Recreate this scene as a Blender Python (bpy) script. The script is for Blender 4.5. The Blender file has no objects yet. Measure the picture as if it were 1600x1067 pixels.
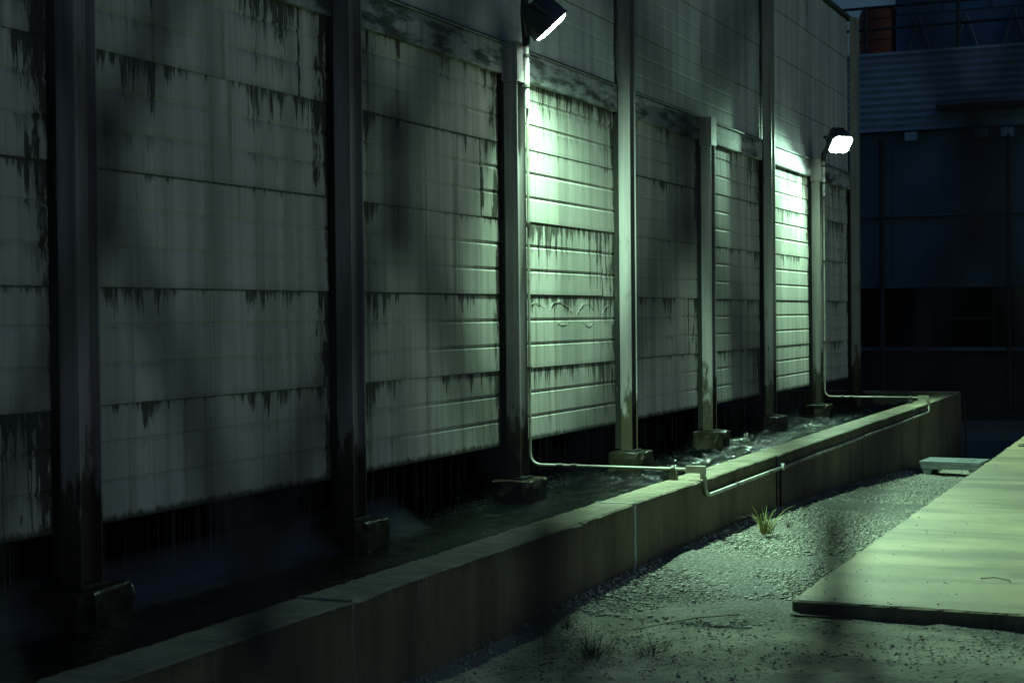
import bpy, math, random
import numpy as np
from mathutils import Vector, Matrix
R = math.radians
random.seed(7); rng = np.random.default_rng(11)
S = bpy.context.scene
col = S.collection

# ------------------------------------------------------------------ camera
cam = bpy.data.cameras.new('camera'); camo = bpy.data.objects.new('camera', cam); col.objects.link(camo)
S.camera = camo
cam.sensor_width = 36.0; cam.lens = 36.0 * 2480 / 1600; cam.clip_start = 0.05; cam.clip_end = 3000
YAW, PITCH, ROLL = math.atan(1084 / 2480), 0.0166, 0.0095
F0 = Vector((-math.sin(YAW), math.cos(YAW), 0)); R0 = Vector((math.cos(YAW), math.sin(YAW), 0)); Z0 = Vector((0, 0, 1))
FW = F0 * math.cos(PITCH) - Z0 * math.sin(PITCH); U0 = Z0 * math.cos(PITCH) + F0 * math.sin(PITCH)
RT = R0 * math.cos(ROLL) - U0 * math.sin(ROLL); UP = R0 * math.sin(ROLL) + U0 * math.cos(ROLL)
CAM = Vector((0, 0, 1.78))
camo.matrix_world = Matrix(((RT.x, UP.x, -FW.x, CAM.x), (RT.y, UP.y, -FW.y, CAM.y), (RT.z, UP.z, -FW.z, CAM.z), (0, 0, 0, 1)))
cam.dof.use_dof = True; cam.dof.focus_distance = 14.0; cam.dof.aperture_fstop = 5.0

# ------------------------------------------------------------------ dusk sky, faint added fill light, exposure
W = bpy.data.worlds.new('World'); S.world = W; W.use_nodes = True
wn = W.node_tree; wn.nodes.clear()
sky = wn.nodes.new('ShaderNodeTexSky'); sky.sky_type = 'NISHITA'; sky.sun_disc = False
SUN_EL, SUN_ROT = R(-1.0), R(105)
sky.sun_elevation = SUN_EL; sky.sun_rotation = SUN_ROT
bg = wn.nodes.new('ShaderNodeBackground'); bg.inputs['Strength'].default_value = 0.13
wo = wn.nodes.new('ShaderNodeOutputWorld')
tint = wn.nodes.new('ShaderNodeMix'); tint.data_type = 'RGBA'; tint.blend_type = 'MULTIPLY'; tint.inputs[0].default_value = 1.0
wtc = wn.nodes.new('ShaderNodeTexCoord'); wno = wn.nodes.new('ShaderNodeTexNoise'); wno.inputs['Scale'].default_value = 7.0; wno.inputs['Detail'].default_value = 5.0
wrp = wn.nodes.new('ShaderNodeMix'); wrp.data_type = 'RGBA'; wrp.inputs[6].default_value = (0.28, 0.88, 1.85, 1); wrp.inputs[7].default_value = (0.62, 1.38, 2.7, 1)   # blue hour with thin broken cloud
wn.links.new(wtc.outputs['Generated'], wno.inputs['Vector']); wn.links.new(wno.outputs['Fac'], wrp.inputs[0])
wn.links.new(sky.outputs[0], tint.inputs[6]); wn.links.new(wrp.outputs[2], tint.inputs[7])
wn.links.new(tint.outputs[2], bg.inputs[0]); wn.links.new(bg.outputs[0], wo.inputs[0])
sl = bpy.data.lights.new('sun_fill', 'SUN'); sl.energy = 0.125; sl.angle = R(50); sl.color = (0.92, 1.0, 0.86)
so = bpy.data.objects.new('sun_fill', sl); col.objects.link(so); so.rotation_euler = (R(82), 0, R(75))   # broad fill added to brighten the siding, from behind the camera and right
S.view_settings.view_transform = 'Standard'; S.view_settings.look = 'None'
S.view_settings.gamma = 1.0; S.view_settings.exposure = 0.0
S.view_settings.use_curve_mapping = False
LAMP_POWER = 1950.0; LAMP_COL = (0.54, 1.0, 0.70)

# ------------------------------------------------------------------ helpers: meshes
class MB:
    def __init__(s): s.v = []; s.f = []; s.m = []
    def add(s, v, f, m=0):
        o = len(s.v); s.v += [tuple(p) for p in v]; s.f += [tuple(i + o for i in q) for q in f]; s.m += [m] * len(f); return s
    def box(s, a, b, m=0):
        x0, y0, z0 = a; x1, y1, z1 = b
        return s.add([(x0, y0, z0), (x1, y0, z0), (x1, y1, z0), (x0, y1, z0), (x0, y0, z1), (x1, y0, z1), (x1, y1, z1), (x0, y1, z1)],
                     [(0, 3, 2, 1), (4, 5, 6, 7), (0, 1, 5, 4), (1, 2, 6, 5), (2, 3, 7, 6), (3, 0, 4, 7)], m)
    def prism(s, pts, axis, t0, t1, m=0):
        """closed polygon swept along an axis; pts are the other two coordinates in x,y,z order"""
        def P(p, t):
            q = list(p); q.insert('xyz'.index(axis), t); return q
        n = len(pts)
        v = [P(p, t0) for p in pts] + [P(p, t1) for p in pts]
        f = [tuple(range(n))[::-1], tuple(range(n, 2 * n))] + [(i, (i + 1) % n, n + (i + 1) % n, n + i) for i in range(n)]
        return s.add(v, f, m)
    def tube(s, path, r, n=10, m=0, cap=True):
        path = [Vector(p) for p in path]; rs = r if isinstance(r, (list, tuple)) else [r] * len(path)
        v = []; f = []; up = None
        for i, p in enumerate(path):
            d = (path[min(i + 1, len(path) - 1)] - path[max(i - 1, 0)]).normalized()
            if up is None: up = d.orthogonal().normalized()
            up = (up - d * up.dot(d)).normalized(); w = d.cross(up)
            for k in range(n):
                a = 2 * math.pi * k / n
                v.append(p + (up * math.cos(a) + w * math.sin(a)) * rs[i])
        for i in range(len(path) - 1):
            for k in range(n):
                k2 = (k + 1) % n
                f.append((i * n + k, i * n + k2, (i + 1) * n + k2, (i + 1) * n + k))
        if cap:
            f.append(tuple(range(n))[::-1]); f.append(tuple((len(path) - 1) * n + k for k in range(n)))
        return s.add(v, f, m)
    def build(s, name, mats, parent=None, smooth=False, loc=None):
        me = bpy.data.meshes.new(name); me.from_pydata(s.v, [], s.f)
        for m in (mats if isinstance(mats, (list, tuple)) else [mats]): me.materials.append(m)
        me.polygons.foreach_set('material_index', s.m)
        me.update()
        import bmesh
        b = bmesh.new(); b.from_mesh(me); bmesh.ops.recalc_face_normals(b, faces=b.faces); b.to_mesh(me); b.free()
        if smooth:
            me.polygons.foreach_set('use_smooth', [True] * len(me.polygons))
            me.set_sharp_from_angle(angle=R(38))
        return link(name, me, parent, loc)
def link(name, me, parent=None, loc=None):
    o = bpy.data.objects.new(name, me); col.objects.link(o)
    if parent: o.parent = parent
    if loc: o.location = loc
    return o
def tag(o, label, cat, group=None, kind=None):
    o['label'] = label
    if cat: o['category'] = cat
    if group: o['group'] = group
    if kind: o['kind'] = kind
    return o
def thing(name, label, cat, loc=(0, 0, 0), group=None):
    o = bpy.data.objects.new(name, None); col.objects.link(o); o.location = loc; o.empty_display_size = 0.2
    return tag(o, label, cat, group)
def bend(pts, r, n=6):
    """polyline with rounded corners"""
    P = [Vector(p) for p in pts]; out = [P[0]]
    for i in range(1, len(P) - 1):
        a = (P[i - 1] - P[i]).normalized(); b = (P[i + 1] - P[i]).normalized()
        p0 = P[i] + a * r; p1 = P[i] + b * r
        for k in range(n + 1):
            t = k / n; out.append(p0 * (1 - t) ** 2 + P[i] * 2 * t * (1 - t) + p1 * t * t)
    out.append(P[-1]); return out
def off(path, o): return [Vector(p) - Vector(o) for p in path]

# ------------------------------------------------------------------ helpers: materials
class N:
    def __init__(s, name):
        s.mat = bpy.data.materials.new(name); s.mat.use_nodes = True
        s.t = s.mat.node_tree; s.b = s.t.nodes['Principled BSDF']; s.out = s.t.nodes['Material Output']
        s.geo = s.t.nodes.new('ShaderNodeNewGeometry').outputs['Position']
        s.tc = s.t.nodes.new('ShaderNodeTexCoord').outputs['Object']
        s.oi = s.t.nodes.new('ShaderNodeObjectInfo')
    def put(s, sock, v):
        if hasattr(v, 'is_output'): s.t.links.new(v, sock)
        else:
            if isinstance(v, (tuple, list)) and len(v) == 3 and sock.type == 'RGBA': v = (*v, 1)
            sock.default_value = v
    def M(s, op, a, b=0.0, c=0.0, clamp=False):
        n = s.t.nodes.new('ShaderNodeMath'); n.operation = op; n.use_clamp = clamp
        s.put(n.inputs[0], a); s.put(n.inputs[1], b); s.put(n.inputs[2], c); return n.outputs[0]
    def scale(s, v, k):
        n = s.t.nodes.new('ShaderNodeVectorMath'); n.operation = 'MULTIPLY'; s.put(n.inputs[0], v); n.inputs[1].default_value = k; return n.outputs[0]
    def shift(s, v, k):
        n = s.t.nodes.new('ShaderNodeVectorMath'); n.operation = 'ADD'; s.put(n.inputs[0], v); s.put(n.inputs[1], k); return n.outputs[0]
    def noise(s, v, sc=1.0, det=3.0, rough=0.55, k=None):
        if k: v = s.scale(v, k)
        n = s.t.nodes.new('ShaderNodeTexNoise'); s.put(n.inputs['Vector'], v); n.inputs['Scale'].default_value = sc
        n.inputs['Detail'].default_value = det; n.inputs['Roughness'].default_value = rough; return n.outputs['Fac']
    def vor(s, v, sc, feat='F1'):
        n = s.t.nodes.new('ShaderNodeTexVoronoi'); n.feature = feat; s.put(n.inputs['Vector'], v); n.inputs['Scale'].default_value = sc; return n.outputs['Distance']
    def step(s, x, a, b):
        n = s.t.nodes.new('ShaderNodeMapRange'); n.interpolation_type = 'SMOOTHSTEP'; s.put(n.inputs[0], x)
        s.put(n.inputs[1], a); s.put(n.inputs[2], b); return n.outputs[0]
    def mix(s, f, a, b):
        n = s.t.nodes.new('ShaderNodeMix'); n.data_type = 'RGBA'; s.put(n.inputs[0], f); s.put(n.inputs[6], a); s.put(n.inputs[7], b); return n.outputs[2]
    def sep(s, v):
        n = s.t.nodes.new('ShaderNodeSeparateXYZ'); s.put(n.inputs[0], v); return n.outputs
    def colour(s, c): s.put(s.b.inputs['Base Color'], c); return s
    def set(s, **k):
        for a, v in k.items(): s.put(s.b.inputs[a.replace('_', ' ')], v)
        return s
    def bump(s, h, strength=0.4, dist=0.01):
        n = s.t.nodes.new('ShaderNodeBump'); n.inputs['Strength'].default_value = strength; n.inputs['Distance'].default_value = dist
        s.put(n.inputs['Height'], h); s.t.links.new(n.outputs[0], s.b.inputs['Normal']); return s

def cladding(name, c0, c1, drip, rust, streak=1.0):
    """fibre sheet with washed-down streaks, drips below each lap and black growth at the sheet ends.
    object colour: r amount of grime, g sheet length / 6, b growth along the lower edge"""
    m = N(name); lx, ly, lz = m.sep(m.tc)
    oc = m.t.nodes.new('ShaderNodeSeparateColor'); m.t.links.new(m.oi.outputs['Color'], oc.inputs[0])
    gr, ln, al = oc.outputs
    depth = m.M('MULTIPLY', lz, -1.0)
    off_ = m.M('MULTIPLY', m.oi.outputs['Random'], 37.0)
    comb = m.t.nodes.new('ShaderNodeCombineXYZ'); m.put(comb.inputs[2], off_)
    p = m.geo; pz = m.shift(p, comb.outputs[0])
    wash = m.noise(p, 1, 4, 0.6, (3, 5, 0.28)); fine = m.noise(pz, 1, 3, 0.6, (20, 34, 0.7)); big = m.noise(p, 0.9, 2)
    c = m.mix(m.step(wash, 0.36, 0.64), c0, tuple(x * 0.8 for x in c1))
    c = m.mix(m.M('MULTIPLY', m.step(fine, 0.5, 0.75), 0.45 * streak), c, tuple(x * 0.5 for x in c0))
    c = m.mix(m.M('MULTIPLY', m.step(big, 0.45, 0.75), 0.35), c, tuple(x * 0.62 for x in c0))
    lr = m.step(m.noise(p, 1, 4, 0.65, (4, 6.5, 0.16)), 0.56, 0.70)
    c = m.mix(m.M('MULTIPLY', lr, 0.55 * streak), c, (0.12, 0.115, 0.075))
    rs = m.step(m.noise(pz, 1, 3, 0.6, (9, 9, 0.35)), 0.6, 0.74)
    c = m.mix(m.M('MULTIPLY', rs, rust), c, (0.22, 0.145, 0.06))
    # drips hanging from the lap above, and shorter ones from each rib
    n1 = m.noise(p, 1, 6, 0.78, (6, 11, 0.9)); n2 = m.noise(pz, 1, 3, 0.6, (2, 1.6, 0.01))
    e = m.M('MINIMUM', m.M('MULTIPLY_ADD', ln, 6.0, m.M('MULTIPLY', ly, -1.0)), m.M('MULTIPLY_ADD', ly, 1.3, 0.03))
    amt = m.M('MULTIPLY', m.M('MULTIPLY', m.step(n2, 0.37, 0.62), m.M('MULTIPLY', gr, m.M('MULTIPLY_ADD', m.oi.outputs['Random'], 0.9, 0.6))), m.M('MULTIPLY_ADD', m.step(e, 0.85, 0.1), 0.85, 0.62))
    leng = m.M('MULTIPLY', m.M('MULTIPLY', m.M('POWER', m.step(n1, 0.28, 0.78), 1.8), amt), drip * 1.5)
    d1 = m.M('MULTIPLY', m.step(m.M('SUBTRACT', leng, depth), -0.008, 0.05), m.step(m.noise(p, 1, 4, 0.7, (9, 30, 1.5)), 0.26, 0.48))
    rib = m.M('MODULO', depth, 0.2)
    d2 = m.M('MULTIPLY', m.step(m.M('SUBTRACT', m.M('MULTIPLY', leng, 0.35), rib), -0.02, 0.08), 0.5)
    seam = m.step(m.M('ADD', depth, m.M('MULTIPLY', m.noise(p, 30, 2), -0.022)), 0.004, -0.008)
    # growth at both ends of the sheet
    e = m.M('MINIMUM', m.M('MULTIPLY_ADD', ln, 6.0, m.M('MULTIPLY', ly, -1.0)), m.M('MULTIPLY_ADD', ly, 4.0, 0.03))
    en = m.M('MULTIPLY', m.M('MULTIPLY', m.step(m.noise(p, 1, 4, 0.7, (7, 9, 2.2)), 0.36, 0.70), 0.24), m.M('MINIMUM', gr, 1.1))
    d3 = m.step(m.M('SUBTRACT', en, e), -0.03, 0.03)
    low = m.step(m.M('SUBTRACT', m.M('MULTIPLY_ADD', m.noise(p, 1, 4, 0.7, (14, 16, 6)), 0.09, -0.02), m.M('SUBTRACT', 0.6, depth)), -0.02, 0.02)
    d4 = m.M('MULTIPLY', low, al)
    d = m.M('MAXIMUM', m.M('MAXIMUM', d1, d2), m.M('MAXIMUM', m.M('MAXIMUM', d3, d4), seam))
    c = m.mix(m.M('MULTIPLY', d, 0.88), c, m.mix(m.noise(p, 12), (0.006, 0.007, 0.005), (0.022, 0.026, 0.010)))
    m.colour(c).set(Roughness=0.68, Specular_IOR_Level=0.25)
    return m.bump(m.noise(p, 1, 4, 0.6, (26, 60, 18)), 0.25, 0.004).mat

M = {}
M['clad'] = cladding('weathered_cladding', (0.66, 0.645, 0.55), (0.52, 0.52, 0.44), 0.62, 0.5)
M['clad_up'] = cladding('upper_cladding', (0.52, 0.55, 0.52), (0.44, 0.47, 0.45), 0.0, 0.05, 0.35)

m = N('stained_fascia'); lx, ly, lz = m.sep(m.tc)
mould = m.step(m.noise(m.geo, 1, 5, 0.68, (9, 1.6, 7)), 0.43, 0.60)
mould2 = m.step(m.noise(m.geo, 1, 4, 0.7, (14, 18, 2)), 0.46, 0.66)
d = m.M('MULTIPLY', m.M('MAXIMUM', mould, m.M('MULTIPLY', mould2, 0.5)), 0.9)
M['fascia'] = m.colour(m.mix(d, (0.42, 0.45, 0.43), (0.028, 0.032, 0.02))).set(Roughness=0.7).bump(m.noise(m.geo, 20, 4), 0.3, 0.006).mat

m = N('column_paint'); x, y, z = m.sep(m.geo)
st = m.noise(m.geo, 1, 4, 0.65, (20, 20, 0.5)); bl = m.noise(m.geo, 1, 4, 0.7, (9, 9, 2.5))
foot = m.step(m.M('SUBTRACT', m.M('MULTIPLY_ADD', bl, 1.7, -0.28), m.M('SUBTRACT', z, 0.45)), -0.12, 0.16)
c = m.mix(m.step(st, 0.4, 0.72), (0.36, 0.33, 0.315), (0.23, 0.205, 0.215))
c = m.mix(m.M('MULTIPLY', m.step(bl, 0.58, 0.72), 0.55), c, (0.09, 0.075, 0.035))
c = m.mix(m.M('MULTIPLY', foot, 0.95), c, m.mix(m.noise(m.geo, 14), (0.012, 0.012, 0.008), (0.06, 0.05, 0.012)))
M['column'] = m.colour(c).set(Roughness=0.5).bump(bl, 0.2, 0.006).mat

m = N('black_growth'); n_ = m.noise(m.geo, 1, 4, 0.7, (16, 16, 2.4))
c = m.mix(m.step(n_, 0.58, 0.74), (0.006, 0.007, 0.005), (0.06, 0.055, 0.014))
c = m.mix(m.step(m.noise(m.geo, 1, 4, 0.7, (24, 24, 4)), 0.66, 0.74), c, (0.12, 0.125, 0.09))
M['growth'] = m.colour(c).set(Roughness=0.8).bump(n_, 0.8, 0.02).mat

m = N('dark_interior'); M['dark'] = m.colour(m.mix(m.noise(m.geo, 3), (0.012, 0.014, 0.014), (0.03, 0.033, 0.03))).set(Roughness=0.8).mat

def concrete(name, c0, c1, stain, k=(5, 5, 0.45), amount=0.75, rough=0.8):
    m = N(name); st = m.noise(m.geo, 1, 5, 0.65, k); bl = m.noise(m.geo, 1.6, 5, 0.6); sp = m.noise(m.geo, 45, 4, 0.7)
    c = m.mix(m.step(bl, 0.35, 0.68), c0, c1)
    c = m.mix(m.M('MULTIPLY', m.step(st, 0.42, 0.70), amount), c, stain)
    c = m.mix(m.M('MULTIPLY', m.step(sp, 0.56, 0.72), 0.35), c, tuple(q * 0.45 for q in c1))
    m.colour(c).set(Roughness=rough, Specular_IOR_Level=0.25)
    h = m.M('ADD', m.M('MULTIPLY', sp, 0.6), m.noise(m.geo, 8, 4))
    return m.bump(h, 0.5, 0.012).mat
def wall_face_mat():
    m = N('basin_wall_face'); x, y, z = m.sep(m.geo)
    st = m.noise(m.geo, 1, 5, 0.65, (2.2, 2.4, 0.22)); bl = m.noise(m.geo, 1.4, 6, 0.65); sp = m.noise(m.geo, 45, 4, 0.7); fine = m.noise(m.geo, 1, 5, 0.7, (14, 14, 1.1)); po = m.vor(m.geo, 24)
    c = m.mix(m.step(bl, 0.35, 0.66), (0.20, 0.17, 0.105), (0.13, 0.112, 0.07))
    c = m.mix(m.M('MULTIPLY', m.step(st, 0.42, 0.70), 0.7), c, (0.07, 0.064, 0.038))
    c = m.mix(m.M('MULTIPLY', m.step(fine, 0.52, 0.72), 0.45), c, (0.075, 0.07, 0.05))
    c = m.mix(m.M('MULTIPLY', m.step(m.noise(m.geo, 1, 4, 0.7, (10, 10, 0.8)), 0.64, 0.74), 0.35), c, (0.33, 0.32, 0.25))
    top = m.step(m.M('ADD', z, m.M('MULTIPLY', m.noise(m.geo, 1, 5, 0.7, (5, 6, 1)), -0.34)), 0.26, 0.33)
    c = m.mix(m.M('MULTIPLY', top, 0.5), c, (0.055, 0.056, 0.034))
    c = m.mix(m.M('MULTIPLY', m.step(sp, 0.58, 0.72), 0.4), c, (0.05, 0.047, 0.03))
    c = m.mix(m.M('MULTIPLY', m.step(po, 0.11, 0.05), 0.7), c, (0.03, 0.03, 0.02))
    m.colour(c).set(Roughness=0.82, Specular_IOR_Level=0.25)
    return m.bump(m.M('ADD', m.M('MULTIPLY', m.step(po, 0.16, 0.04), -1.0), m.M('ADD', m.M('MULTIPLY', sp, 0.6), m.noise(m.geo, 8, 4))), 0.6, 0.012).mat
M['wall_face'] = wall_face_mat()
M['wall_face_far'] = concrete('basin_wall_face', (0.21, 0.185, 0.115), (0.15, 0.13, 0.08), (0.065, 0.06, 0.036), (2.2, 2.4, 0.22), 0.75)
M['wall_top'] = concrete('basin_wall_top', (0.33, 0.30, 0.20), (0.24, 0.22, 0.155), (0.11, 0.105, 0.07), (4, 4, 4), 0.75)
def slab_mat():
    m = N('slab_concrete'); x, y, z = m.sep(m.geo)
    br = m.noise(m.geo, 1, 5, 0.6, (0.5, 2.0, 2)); bl = m.noise(m.geo, 0.8, 6, 0.65); sp = m.noise(m.geo, 60, 4, 0.7); fn = m.noise(m.geo, 1, 4, 0.65, (5, 40, 5)); pit = m.vor(m.geo, 70)
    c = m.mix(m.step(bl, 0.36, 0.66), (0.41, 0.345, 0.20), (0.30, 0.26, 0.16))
    c = m.mix(m.M('MULTIPLY', m.step(br, 0.46, 0.66), 0.85), c, (0.17, 0.155, 0.10))
    c = m.mix(m.M('MULTIPLY', m.step(m.noise(m.geo, 2.6, 6, 0.7), 0.56, 0.68), 0.55), c, (0.21, 0.20, 0.15))
    c = m.mix(m.M('MULTIPLY', m.step(fn, 0.5, 0.75), 0.25), c, (0.27, 0.26, 0.19))
    c = m.mix(m.M('MULTIPLY', m.step(sp, 0.60, 0.70), 0.5), c, (0.13, 0.125, 0.09))
    c = m.mix(m.M('MULTIPLY', m.step(m.noise(m.geo, 9, 5, 0.7), 0.66, 0.70), 0.6), c, (0.10, 0.10, 0.07))
    m.colour(c).set(Roughness=0.62, Specular_IOR_Level=0.25)
    return m.bump(m.M('ADD', m.M('MULTIPLY', sp, 0.5), m.M('ADD', fn, m.M('MULTIPLY', m.step(pit, 0.18, 0.05), -0.8))), 0.35, 0.008).mat
M['slab'] = slab_mat()
M['slab_side_shaded'] = concrete('shaded_slab_concrete', (0.13, 0.125, 0.10), (0.09, 0.085, 0.07), (0.05, 0.05, 0.04), (5, 5, 1), 0.6)  # same concrete as the top, coloured dark for the unlit front
M['pedestal'] = concrete('wet_pedestal', (0.055, 0.046, 0.026), (0.018, 0.016, 0.010), (0.012, 0.013, 0.007), (6, 6, 4), 0.95, 0.35)
M['sealant'] = concrete('joint_sealant', (0.50, 0.53, 0.48), (0.40, 0.43, 0.40), (0.2, 0.21, 0.18), (12, 12, 6), 0.5)
M['old_mortar'] = concrete('old_mortar', (0.25, 0.25, 0.21), (0.18, 0.18, 0.15), (0.08, 0.08, 0.06), (12, 12, 6), 0.6)
M['joint_dark'] = concrete('dark_joint', (0.03, 0.03, 0.025), (0.02, 0.02, 0.02), (0.01, 0.01, 0.01))

m = N('conduit_pvc'); M['conduit'] = m.colour(m.mix(m.step(m.noise(m.geo, 6, 4), 0.4, 0.7), (0.44, 0.43, 0.36), (0.25, 0.23, 0.15))).set(Roughness=0.45).mat
m = N('clamp_steel'); M['steel'] = m.colour(m.mix(m.noise(m.geo, 20), (0.16, 0.16, 0.15), (0.08, 0.06, 0.04))).set(Roughness=0.5, Metallic=0.6).mat
m = N('sleeve_white'); M['sleeve'] = m.colour(m.mix(m.step(m.noise(m.geo, 9, 4), 0.5, 0.7), (0.62, 0.64, 0.58), (0.36, 0.36, 0.30))).set(Roughness=0.4).mat
m = N('lamp_housing'); M['housing'] = m.colour(m.mix(m.noise(m.geo, 18, 4), (0.022, 0.024, 0.03), (0.04, 0.042, 0.05))).set(Roughness=0.42).mat
m = N('reflector'); M['reflector'] = m.colour((0.75, 0.77, 0.75)).set(Roughness=0.25, Metallic=0.9).mat
m = N('lit_lens')
tr = m.t.nodes.new('ShaderNodeBsdfTransparent'); em = m.t.nodes.new('ShaderNodeEmission'); ad = m.t.nodes.new('ShaderNodeAddShader')
em.inputs[0].default_value = (0.72, 1.0, 0.86, 1); em.inputs[1].default_value = 22.0; tr.inputs[0].default_value = (0.9, 0.9, 0.9, 1)
m.t.links.new(tr.outputs[0], ad.inputs[0]); m.t.links.new(em.outputs[0], ad.inputs[1]); m.t.links.new(ad.outputs[0], m.out.inputs[0])
M['lens'] = m.mat

m = N('dark_water'); rp = m.noise(m.geo, 1, 4, 0.6, (16, 12, 16)); rp2 = m.noise(m.geo, 1, 3, 0.6, (50, 40, 50))
M['water'] = m.colour((0.0025, 0.004, 0.0035)).set(Roughness=0.08, IOR=1.33, Specular_IOR_Level=0.5).bump(m.M('ADD', rp, m.M('MULTIPLY', rp2, 0.5)), 0.8, 0.03).mat
m = N('falling_water')
tr = m.t.nodes.new('ShaderNodeBsdfTransparent'); mx = m.t.nodes.new('ShaderNodeMixShader'); mx.inputs[0].default_value = 0.10
m.colour((0.55, 0.62, 0.66)).set(Roughness=0.15, IOR=1.33)
m.t.links.new(tr.outputs[0], mx.inputs[1]); m.t.links.new(m.b.outputs[0], mx.inputs[2]); m.t.links.new(mx.outputs[0], m.out.inputs[0])
M['fall'] = m.mat

# ground: sandy dirt in front, grey grit along the wall
m = N('ground_dirt'); x, y, z = m.sep(m.geo)
edge = m.M('ADD', y, m.M('MULTIPLY_ADD', m.noise(m.geo, 1.3, 4), 2.4, -1.2))
gm = m.step(edge, 8.6, 9.3)
b1 = m.noise(m.geo, 2.2, 5, 0.65); b2 = m.noise(m.geo, 28, 4, 0.7); vo = m.vor(m.geo, 46)
dirt = m.mix(m.step(b1, 0.36, 0.66), (0.50, 0.46, 0.34), (0.33, 0.31, 0.23))
dirt = m.mix(m.M('MULTIPLY', m.step(b2, 0.56, 0.68), 0.6), dirt, (0.055, 0.055, 0.045))
dirt = m.mix(m.M('MULTIPLY', m.step(m.noise(m.geo, 0.7, 4, 0.6), 0.5, 0.64), 0.65), dirt, (0.085, 0.085, 0.07))
grit = m.mix(m.step(vo, 0.15, 0.6), (0.34, 0.33, 0.28), (0.14, 0.14, 0.12))
grit = m.mix(m.M('MULTIPLY', m.step(b2, 0.5, 0.7), 0.6), grit, (0.05, 0.05, 0.045))
c = m.mix(gm, dirt, grit)
m.colour(c).set(Roughness=0.9, Specular_IOR_Level=0.2)
M['ground'] = m.bump(m.M('ADD', b2, m.M('MULTIPLY', m.noise(m.geo, 7, 4), 1.4)), 0.7, 0.02).mat
m = N('gravel_stone'); M['stone'] = m.colour(m.mix(m.step(m.noise(m.geo, 38, 1), 0.40, 0.62), (0.50, 0.485, 0.40), (0.24, 0.235, 0.20))).set(Roughness=0.85).mat
def plain(name, c0, c1, sc=12, **k):
    m = N(name); return m.colour(m.mix(m.step(m.noise(m.geo, sc, 4), 0.35, 0.65), c0, c1)).set(**k).mat
M['grass'] = plain('grass_blade', (0.15, 0.20, 0.04), (0.28, 0.24, 0.07), 9, Roughness=0.6)
M['grass_dark'] = plain('dull_grass_blade', (0.045, 0.065, 0.02), (0.08, 0.07, 0.03), 9, Roughness=0.7)
M['dead'] = plain('dead_leaf', (0.07, 0.05, 0.025), (0.035, 0.03, 0.018), 30, Roughness=0.8)
M['litter'] = plain('white_litter', (0.6, 0.6, 0.58), (0.45, 0.45, 0.42), 30, Roughness=0.6)
M['plastic'] = plain('pale_plastic', (0.20, 0.225, 0.22), (0.14, 0.16, 0.155), 8, Roughness=0.45)
M['slot'] = plain('slot_dark', (0.015, 0.015, 0.015), (0.02, 0.02, 0.02))
M['rust'] = plain('rusty_rod', (0.20, 0.075, 0.03), (0.10, 0.045, 0.025), 30, Roughness=0.8)
M['corr'] = plain('corrugated_sheet', (0.36, 0.48, 0.62), (0.28, 0.38, 0.50), 2, Roughness=0.4)
M['bwall'] = plain('plant_wall', (0.10, 0.15, 0.185), (0.07, 0.11, 0.14), 0.8, Roughness=0.8)
M['bdado'] = plain('plant_dado', (0.035, 0.04, 0.045), (0.022, 0.026, 0.03), 0.8, Roughness=0.8)
m = N('dark_pane'); M['pane'] = m.colour((0.004, 0.005, 0.006)).set(Roughness=0.12, Specular_IOR_Level=0.3).mat
M['rail'] = plain('dark_rail', (0.03, 0.033, 0.04), (0.02, 0.022, 0.025), 6, Roughness=0.5)
M['orange'] = plain('orange_tank', (0.34, 0.085, 0.035), (0.24, 0.06, 0.03), 2, Roughness=0.6)
M['bluebox'] = plain('blue_cabinet', (0.12, 0.22, 0.34), (0.09, 0.17, 0.27), 1.5, Roughness=0.6)
M['brace'] = plain('brace_steel', (0.18, 0.20, 0.24), (0.12, 0.14, 0.17), 3, Roughness=0.5)
M['wire'] = plain('fence_wire', (0.012, 0.013, 0.014), (0.02, 0.02, 0.022), 60, Roughness=0.6)

# ================================================================== SETTING
WALL_X = -3.546          # outer face of the basin wall
Y0, BAY = 6.366, 2.692   # far edge of the first column in view, spacing along the tower
def ground_z(x, y):
    t = np.clip((y - 11.0) / 14.5, 0, 1)
    return -0.60 * t * t * (1.6 - 0.6 * t)
# graded grid: fine in view, running on to the horizon
def graded(a, b, st, far_lo, far_hi):
    c = list(np.arange(a, b + 1e-6, st)); s_ = st; v = c[-1]
    while v < far_hi: s_ *= 1.5; v += s_; c.append(v)
    s_ = st; v = c[0]
    while v > far_lo: s_ *= 1.5; v -= s_; c.insert(0, v)
    return np.array(c)
gx = graded(-3.8, 3.0, 0.09, -900, 900); gy = graded(5.0, 27.0, 0.09, -900, 1500)
GX, GY = np.meshgrid(gx, gy, indexing='ij')
GZ = ground_z(GX, GY)
rip = sum(np.sin(GX * kx + GY * ky + ph) * a for kx, ky, ph, a in
          [(2.1, 1.3, 0.3, .010), (-1.2, 3.1, 1.9, .010), (5.3, 2.7, 2.2, .006), (3.7, -6.1, 4.0, .006), (9.7, 8.3, .7, .003)])
near = np.clip((27 - GY) / 3, 0, 1) * np.clip((3.2 - np.abs(GX)) / 0.5 + 1.5, 0, 1)
GZ = GZ + (rip + rng.normal(0, .004, GZ.shape)) * near
GZ += 0.06 * np.exp(-((GX - WALL_X) / 0.25) ** 2) * np.clip((GY - 7) / 3, 0, 1) * near   # grit banked against the wall
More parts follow.
